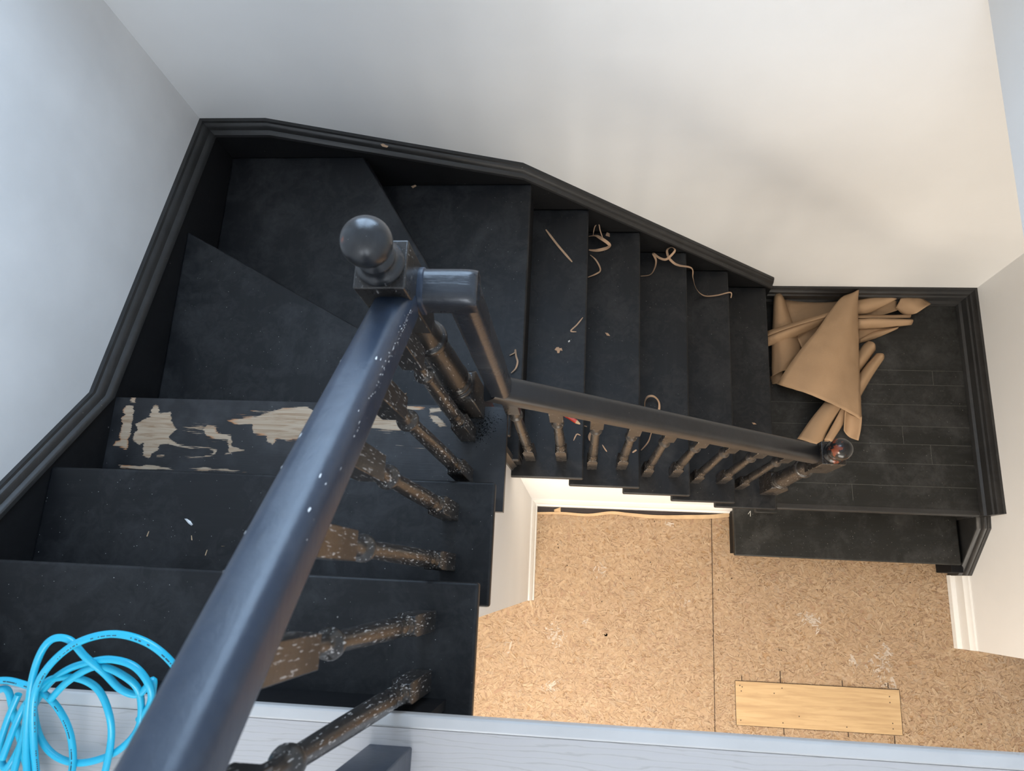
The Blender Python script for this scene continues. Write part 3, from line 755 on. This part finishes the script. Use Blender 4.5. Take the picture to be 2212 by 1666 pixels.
patch(mb, [(1856, 734, .015), (1890, 716, .015), (1940, 707, .012)], [(1856, 742, .005), (1890, 732, .004), (1938, 711, .01)], bulge=.012, seed=14)
# two rolls sticking out to the right
patch(mb, [(1850, 765, .03), (1865, 745, .03), (1876, 737, .03)], [(1850, 812, .01), (1870, 788, .01), (1891, 757, .01)], bulge=.034, seed=15)
patch(mb, [(1840, 830, .03), (1870, 790, .03), (1893, 764, .03)], [(1856, 862, .005), (1885, 812, .005), (1910, 775, .005)], bulge=.036, seed=16)
# sheets below the big fold
patch(mb, [(1782, 868, .07), (1752, 905, .06), (1722, 948, .03)], [(1822, 878, .04), (1796, 915, .03), (1770, 968, .01)], bulge=.022, seed=17)
patch(mb, [(1818, 880, .05), (1800, 915, .04), (1780, 950, .03)], [(1832, 884, .02), (1822, 915, .02), (1796, 956, .02)], bulge=.012, seed=18)
patch(mb, [(1783, 945, .02), (1776, 966, .01)], [(1792, 956, .03), (1790, 976, .01)], bulge=.005, seed=21)
patch(mb, [(1826, 884, .07), (1824, 905, .05), (1823, 930, .03)], [(1862, 900, .06), (1860, 925, .05), (1854, 952, .03)], bulge=-.03, seed=19)
# the big cone shaped fold on top
patch(mb, [(1841, 634, .09), (1818, 642, .11), (1790, 677, .13), (1764, 714, .14), (1731, 753, .13), (1701, 794, .11), (1678, 830, .07)],
      [(1853, 635, .07), (1854, 700, .07), (1856, 770, .06), (1858, 840, .06), (1862, 908, .05)], n=22, m_=18, bulge=.045, wob=.008, seed=20)
o = mb.obj('sheet', M['kraft'], kp, smooth=60); o.location = -kp.location
md = o.modifiers.new('thick', 'SOLIDIFY'); md.thickness = .0012; md.offset = 0

# thin curled strips cut off the paper
def ribbon(name, pts, zb, w, label, group=None, m_=None, flat=False, twist=0.0, cat='paper strip'):
    """pts: (u, v, height above zb); a strip of width w standing partly on edge"""
    P = spline([at(u, v, zb + h + .002) for u, v, h in pts], 7); mb = MB(); rs = []
    n = len(P)
    for i, p in enumerate(P):
        t = (P[min(i + 1, n - 1)] - P[max(i - 1, 0)]).normalized()
        up = Vector((0, 0, 1)); sd = t.cross(up).normalized(); up = sd.cross(t)
        a_ = twist * math.sin(i / n * 9.0 + 1) if not flat else 0.0
        d = sd * math.cos(a_) + up * math.sin(a_)
        ww = w * (0.35 + .65 * min(1, 4 * min(i / n + .05, 1 - i / n)))
        hb = d * ww / 2; nn = t.cross(d).normalized() * .0004
        q = p + Vector((0, 0, abs(hb.z)))
        rs.append([q - hb - nn, q + hb - nn, q + hb + nn, q - hb + nn])
    mb.rings(rs); c = P[n // 2].copy(); c.z = zb
    for i in range(len(mb.v)): mb.v[i] = (mb.v[i][0] - c.x, mb.v[i][1] - c.y, mb.v[i][2] - c.z)
    o = mb.obj(name, m_ or M['ribbon'], loc=c); tag(o, label, cat, group); return o
S7, S8, S9, S10, S11 = (-k_ * H for k_ in (7, 8, 9, 10, 11))
ribbon('paper_strip', [(1179, 496, .004), (1205, 530, .002), (1236, 566, 0)], S7, .008, 'straight tan paper strip near the wall on the first narrow tread right of the winders', flat=True)
ribbon('paper_strip', [(1259, 686, .002), (1246, 702, .001), (1233, 715, 0), (1245, 717, 0)], S7, .005, 'small V shaped tan paper scrap in the middle of the tread below the winders', flat=True)
ribbon('paper_strip', [(1272, 511, .02), (1288, 510, .03), (1302, 518, .03), (1317, 531, .01), (1303, 539, .004), (1288, 542, .002), (1272, 540, .002)], S8, .013, 'looped tan paper curl against the riser, nearest the wall, third tread right of the corner', twist=.7)
ribbon('paper_strip', [(1281, 510, .02), (1285, 490, .05), (1293, 484, .06), (1297, 500, .05), (1305, 522, .02)], S8, .004, 'thin dark twisted paper thread rising behind the looped curl')
ribbon('paper_strip', [(1275, 551, .03), (1288, 563, .03), (1297, 583, .008), (1288, 592, .004), (1270, 599, .002)], S8, .006, 'thin hooked paper strip just below the looped curl', twist=.6)
ribbon('paper_strip', [(1384, 597, .19 * 0 + .004), (1404, 594, .004), (1414, 580, .01), (1417, 563, .02), (1411, 548, .03), (1424, 557, .03), (1438, 561, .03), (1450, 552, .05), (1458, 541, .06), (1450, 535, .05), (1441, 541, .04), (1444, 556, .03), (1455, 568, .02), (1468, 574, .02),
       (1494, 580, .01), (1497, 600, -.05), (1502, 620, -.12), (1512, 634, -.17), (1526, 640, -.185), (1550, 638, -.180), (1578, 632, -.175), (1579, 644, -.19)], S9, .010, 'long curly brown paper ribbon spilling over two treads', twist=.8)
ribbon('paper_strip', [(1393, 884, .004), (1393, 868, .02), (1400, 857, .03), (1412, 857, .03), (1422, 867, .03), (1424, 882, .02), (1418, 905, .01), (1407, 935, .005), (1400, 955, .004), (1385, 973, .004)], S9, .009, 'looped brown paper strip passing under the lower handrail', twist=1.1)
ribbon('paper_strip', [(1101, 768, .004), (1112, 762, .004), (1113, 756, .01), (1115, 770, .01), (1118, 782, .01), (1114, 796, .008), (1104, 806, .006)], -6 * H, .006, 'dark bent paper sliver beside the vertical rail drop', twist=.5)
ribbon('paper_strip', [(1278, 932, .004), (1273, 943, .006), (1276, 953, .002)], S8, .010, 'short tan paper piece behind the third baluster of the lower flight', flat=True)
ribbon('paper_strip', [(1301, 961, .001), (1306, 969, .001), (1311, 976, .001)], S8, .0045, 'tiny pointed paper sliver between the third and fourth balusters of the lower flight', flat=True)
ribbon('paper_strip', [(1239, 952, .001), (1243, 943, .001), (1247, 938, .001), (1254, 941, .001)], S7, .004, 'tiny bent pale splinter in front of the pencil tip', flat=True)
ribbon('paper_strip', [(1262, 920, .001), (1268, 922, .001)], S8, .004, 'tiny pale sliver to the right of the pencil tip', flat=True)
ribbon('paper_strip', [(1366, 978, .001), (1375, 972, .002)], S8, .006, 'small square tan scrap beside the fourth baluster of the lower flight', flat=True)
def chip(name, uvs, z, label, m_, cat, th=.0015, zz=0, group=None):
    pts = [at(u, v, z) for u, v in uvs]; c = sum(pts, Vector()) / len(pts)
    mb = MB(); n = len(pts)
    lo = [(p.x - c.x, p.y - c.y, zz) for p in pts]; hi = [(p.x - c.x, p.y - c.y, zz + th * (1 + (i % 2))) for i, p in enumerate(pts)]
    mb.v = lo + hi + [(0, 0, zz + th * 2.2)]
    mb.f = [tuple(range(n - 1, -1, -1))] + [(i, (i + 1) % n, n + (i + 1) % n, n + i) for i in range(n)] + [(n + i, n + (i + 1) % n, 2 * n) for i in range(n)]
    o = mb.obj(name, m_, loc=c, smooth=0); tag(o, label, cat, group); return o
chip('paper_scrap', [(1198, 756), (1202, 751), (1207, 750), (1209, 753), (1213, 752), (1215, 758), (1210, 757), (1208, 763), (1204, 763), (1203, 758)], S7, 'small star shaped tan scrap on the tread left of the first loop', M['ribbon'], 'scrap')
chip('paper_scrap', [(1307, 719), (1313, 720), (1318, 726), (1311, 725)], S8, 'small triangular tan scrap in the middle of the fourth tread from the corner', M['ribbon'], 'scrap')
chip('paper_scrap', [(1308, 509), (1311, 502), (1317, 505), (1317, 512)], S8, 'small pale scrap at the wall beside the looped curl', M['ribbon'], 'scrap')
chip('paper_scrap', [(868, 852), (872, 849), (875, 851), (879, 849), (876, 854), (879, 858), (874, 856), (869, 858)], -4 * H, 'small reddish star shaped scrap on the winder behind the upper handrail', M['ribbon'], 'scrap')
chip('paper_scrap', [(1624, 913), (1630, 914), (1634, 917), (1627, 917)], S11, 'tiny tan flake on the lowest tread above the landing', M['ribbon'], 'scrap')
chip('paper_scrap', [(888, 403), (897, 400), (900, 402), (892, 407)], -6 * H, 'tiny tan flake at the wall edge of the third winder', M['ribbon'], 'scrap')
chip('paint_chip', [(399, 1121), (404, 1121), (412, 1126), (417, 1134), (414, 1136), (408, 1131)], -2 * H, 'white curved paint chip on the second tread of the upper flight', M['white_chip'], 'paint chip')
chip('paint_chip', [(1785, 944), (1790, 945), (1791, 949), (1787, 950)], LZ, 'white chip on the landing beside the lower newel ball', M['white_chip'], 'paint chip', th=.004)
chip('paint_chip', [(1227, 737), (1231, 735), (1231, 738), (1228, 740)], S7, 'tiny white chip above the star shaped scrap', M['white_chip'], 'paint chip')
for i_, (u, v) in enumerate([(385, 1200), (412, 1153), (437, 1184), (1032, 953), (1029, 974), (1025, 993)]):
    pass
# thin wood splinters on the upper treads
for (u, v, du, dv, z, lab) in [(321, 1148, -4, 11, -2 * H, 'leftmost thin pale splinter on the second upper tread'), (413, 1157, 1, 10, -2 * H, 'upright thin pale splinter below the white paint chip'),
                               (447, 1188, -4, 12, -2 * H, 'slanted pale splinter nearest the nosing of the second upper tread'), (478, 1180, 6, 0, -2 * H, 'short level splinter beside the big handrail')]:
    chip('wood_splinter', [(u, v), (u + 1.6, v + .4), (u + du + 1.6, v + dv + .4), (u + du, v + dv)], z, lab, M['pale'], 'splinter', th=.0008)
# raw knock marks on the string caps
chip('wood_chip', [(822, 312), (828, 311), (834, 314), (839, 316), (836, 319), (826, 317)], -1.03 + .17, 'small raw wood chip lying on the back string moulding', M['ribbon'], 'wood chip', th=.001)
# chalk numeral on the last step
z = -13 * H
mb = MB()
ps = [at(1616, 1111, z), at(1621, 1104, z), at(1621, 1116, z)]
for a_, b_ in ((ps[0], ps[1]), (ps[1], ps[2])):
    d = (b_ - a_).normalized(); w = Vector((-d.y, d.x, 0)) * .0012
    mb.prism([(a_ - w)[:2], (b_ - w)[:2], (b_ + w)[:2], (a_ + w)[:2]], z, z + .0005)
o = mb.obj('chalk_mark', M['chalk'], stair, smooth=0)

# flat carpenter's pencil lying on the tread under the lower rail
tip = at(1256, 918, S7); tail = at(1222, 897, S7); d = (tip - tail).normalized(); sdv = Vector((-d.y, d.x, 0))
pc = empty('carpenter_pencil', tip); tag(pc, 'flat red carpenter pencil half hidden under the lower handrail', 'pencil')
def pen(mb, a, b_, wa_, wb, h, ha=None):
    ring = lambda p, w, hh: [p + sdv * w, p + sdv * w * .6 + Vector((0, 0, hh)), p - sdv * w * .6 + Vector((0, 0, hh)), p - sdv * w, p - sdv * w * .6, p + sdv * w * .6]
    mb.rings([ring(a, wa_, h), ring(b_, wb, h if ha is None else ha)])
mb = MB(); pen(mb, -d * .150, -d * .022, .0075, .0075, .007); mb.obj('barrel', M['red'], pc)
mb = MB(); pen(mb, -d * .022, -d * .006, .0075, .0028, .007, .004); mb.obj('wooden_tip', M['pale'], pc)
mb = MB(); pen(mb, -d * .006, -d * .0, .0028, .0006, .004, .001); mb.obj('lead', M['lead'], pc)

# paint crumbs and dust
random.seed(3)
def crumbs(name, spots, label, m_, size, cat='debris'):
    mb = MB()
    for (x, y, z) in spots:
        s_ = random.uniform(*size); a_ = random.uniform(0, 3.1)
        q = [(x + s_ * math.cos(a_ + k_ * 2.09) * random.uniform(.5, 1.2), y + s_ * math.sin(a_ + k_ * 2.09) * random.uniform(.5, 1.2), z) for k_ in range(3)] + [(x, y, z + s_)]
        mb.add(q, [(0, 2, 1), (0, 1, 3), (1, 2, 3), (2, 0, 3)])
    o = mb.obj(name, m_, smooth=0); tag(o, label, cat, kind='stuff'); return o
sp = []
for i in range(420):
    u = random.gauss(1045, 16); v = 925 + random.gauss(0, 14) - (u - 1045) * .5
    p = at(u, v, -3 * H)
    if p.x < XO - .005 and p.y < -.005: sp.append(tuple(p))
crumbs('paint_crumbs', sp, 'black paint crumbs scattered at the foot of the upper newel post', M['crumb'], (.0008, .0024))
sp = []
def scat(n_, x0, x1, y0_, y1_, z):
    for i in range(n_): sp.append((random.uniform(x0, x1), random.uniform(y0_, y1_), z))
scat(70, XW, XO, -.63, -.46, -H); scat(110, XW, XO, -.43, -.24, -2 * H); scat(60, XW, XO, -.2, -.01, -3 * H)
for i in range(120):
    x = random.uniform(XW + .02, -.3); y = random.uniform(0.02, .58)
    if y < .602 - (x + 1.209) * .533 - .02: sp.append((x, y, -4 * H))
for k_ in range(5): scat(42, -.12 + G2 * k_, .07 + G2 * k_, -.06, .97, -(7 + k_) * H)
scat(40, -.4, -.15, .5, .95, -6 * H)
scat(260, .98, 1.88, 0, .62, LZ); scat(200, .86, 1.88, -.25, -.05, -13 * H)
crumbs('dust_specks', sp, 'fine pale dust and chips scattered over the black treads and landing', M['chalk'], (.0004, .0013))

# plywood patch let into the floor
c = at(1768, 1529, FL); pp = empty('plywood_patch', (c.x, c.y, FL)); tag(pp, 'rectangular pale plywood patch screwed into the strand board floor', 'plywood patch')
cs = [at(u, v, FL) for u, v in ((1588, 1471), (1942, 1491), (1950, 1589), (1591, 1566))]
mb = MB(); mb.prism([(p.x - c.x, p.y - c.y) for p in cs][::-1], -.003, .0022); mb.obj('panel', M['ply'], pp, bevel=.0006)
mb = MB()
for (u, v) in [(1598, 1481), (1603, 1484), (1601, 1493), (1672, 1498), (1689, 1487), (1921, 1505), (1922, 1518), (1600, 1556), (1691, 1562), (1726, 1548), (1829, 1571), (1929, 1575), (1928, 1563)]:
    p = at(u, v, FL); mb = MB(); mb.lathe([(-.0005, .0030), (.0004, .0030)], (p.x - c.x, p.y - c.y, .0022), n=8)
    mb.obj('screw_head', M['nail'], pp)
mb = MB()
g_ = .0022
for i in range(4):
    a_, b_ = cs[i], cs[(i + 1) % 4]; dd = (b_ - a_).normalized(); w = Vector((-dd.y, dd.x, 0)) * g_
    mb.prism([(a_.x - c.x - w.x, a_.y - c.y - w.y), (b_.x - c.x - w.x, b_.y - c.y - w.y), (b_.x - c.x + w.x, b_.y - c.y + w.y), (a_.x - c.x + w.x, a_.y - c.y + w.y)], -.001, .0010)
mb.obj('saw_cut', M['seam'], pp, smooth=0)
mb = MB()
for (u0, v0, u1, v1) in [(1602, 1460, 1602, 1471), (1685, 1450, 1685, 1476), (1819, 1470, 1819, 1483), (1918, 1476, 1918, 1487), (1693, 1572, 1693, 1588), (1832, 1580, 1832, 1592), (1932, 1590, 1932, 1612)]:
    a_, b_ = at(u0, v0, FL), at(u1, v1, FL); mb.box(a_.x - .0018, a_.x + .0018, b_.y, a_.y, FL - .002, FL + .0005)
struct('trim_pencil_lines', mb, M['seam'], smooth=0)
mb = MB()
random.seed(11)
for (u, v) in [(1205, 1176), (1206, 1184), (1552, 1275), (1540, 1375), (1918, 1483), (1912, 1480), (1966, 1259), (1975, 1350), (1683, 1405), (1688, 1405), (1362, 1250), (1405, 1215), (1580, 1250), (1900, 1385), (2120, 1565), (1300, 1300), (1225, 1222)]:
    p = at(u, v, FL); mb.lathe([(0, .0035), (.0006, .0025)], (p.x, p.y, FL), n=7)
struct('trim_nail_heads', mb, M['nail'], smooth=0)
# loose wood edge strip at the foot of the stair wall
mb = MB(); P = []
for u, v in [(1160, 1109), (1215, 1109), (1270, 1113), (1320, 1108), (1360, 1112), (1420, 1117), (1480, 1117), (1540, 1116), (1584, 1111)]: P.append(at(u, v, FL))
P = spline(P, 5); rs = []
for i, p in enumerate(P):
    w = .006 + .006 * i / len(P); rs.append([(p.x, p.y - w, FL), (p.x, p.y + w, FL), (p.x, p.y + w * .8, FL + .010), (p.x, p.y - w * .8, FL + .010)])
mb.rings(rs); o = mb.obj('wood_strip', M['pale']); tag(o, 'wavy thin pale wood strip on the floor along the dark gap under the white skirting', 'wood strip')
chip('wood_scrap', [(1197, 1101), (1203, 1099), (1211, 1096), (1211, 1108), (1204, 1106), (1197, 1106)], FL + .006, 'small rounded tan scrap lying on the dark gap under the white skirting', M['pale'], 'scrap', th=.003, zz=-.004)

# ------------------------------------------------------------------ blue hose coil on the upper floor
HR = .0058
hose = empty('air_hose', (-.9, -.75, 0)); tag(hose, 'loosely coiled bright blue plastic hose at the top of the stairs', 'hose')
loops = [
    [(60, 1700, .03), (57, 1600, .04), (66, 1490, .07), (84, 1420, .10), (112, 1382, .11), (150, 1383, .11), (185, 1420, .10), (226, 1455, .08), (262, 1490, .07), (300, 1500, .06), (330, 1470, .07), (329, 1500, .06)],
    [(80, 1690, .02), (72, 1590, .04), (75, 1500, .07), (105, 1440, .10), (165, 1390, .12), (240, 1370, .13), (310, 1385, .13), (365, 1425, .12), (400, 1480, .10), (420, 1560, .07), (400, 1640, .04)],
    [(22, 1700, .02), (60, 1560, .03), (95, 1490, .05), (140, 1450, .07), (190, 1432, .08), (240, 1425, .09), (290, 1440, .09), (322, 1480, .08), (325, 1520, .06), (300, 1555, .04)],
    [(5, 1640, .02), (45, 1540, .03), (75, 1500, .05), (110, 1468, .06), (165, 1465, .07), (210, 1488, .06), (235, 1540, .05), (240, 1600, .03), (222, 1690, .02)],
    [(-30, 1475, .03), (10, 1470, .04), (48, 1478, .05), (90, 1495, .05), (125, 1530, .04), (150, 1580, .03), (158, 1640, .02), (150, 1700, .02)],
    [(70, 1480, .05), (72, 1530, .04), (85, 1590, .02), (115, 1630, .015), (160, 1648, .012), (210, 1642, .012), (260, 1618, .02), (300, 1570, .04), (302, 1500, .06), (270, 1462, .08), (210, 1440, .08), (150, 1470, .07), (110, 1510, .05)],
    [(-20, 1500, .02), (15, 1490, .03), (30, 1545, .02), (45, 1600, .02), (60, 1660, .02), (90, 1720, .02)],
    [(40, 1500, .03), (15, 1560, .02), (0, 1620, .012), (12, 1660, .012), (40, 1620, .02), (55, 1570, .03), (60, 1520, .05)],
]
for L_ in loops:
    mb = MB(); P = spline([at(u, v, max(h, HR + .001)) for u, v, h in L_], 9)
    mb.tube(P, HR, n=12); o = mb.obj('hose_loop', M['hose'], hose, smooth=80); o.location = -hose.location
mb = MB()
random.seed(5)
for li in (1, 4):
    P = spline([at(u, v, max(h, HR + .001)) for u, v, h in loops[li]], 24)
    for i in range(8, len(P) - 3, 1):
        if (i // 9) % 3 == 2 or random.random() < .35: continue
        t = (P[i + 1] - P[i]).normalized(); v_ = (CAMP - P[i]).normalized(); sd = t.cross(v_).normalized(); nn = sd.cross(t).normalized()
        if nn.z < 0: nn = -nn
        c_ = P[i] + nn * (HR + .0001) * .93 + sd * HR * .35
        w = sd * .0011; l_ = t * .0011
        mb.add([c_ - w - l_, c_ + w - l_, c_ + w + l_, c_ - w + l_], [(0, 1, 2, 3)])
o = mb.obj('printed_marks', M['print'], hose, smooth=0); o['kind'] = 'stuff'; o.location = -hose.location
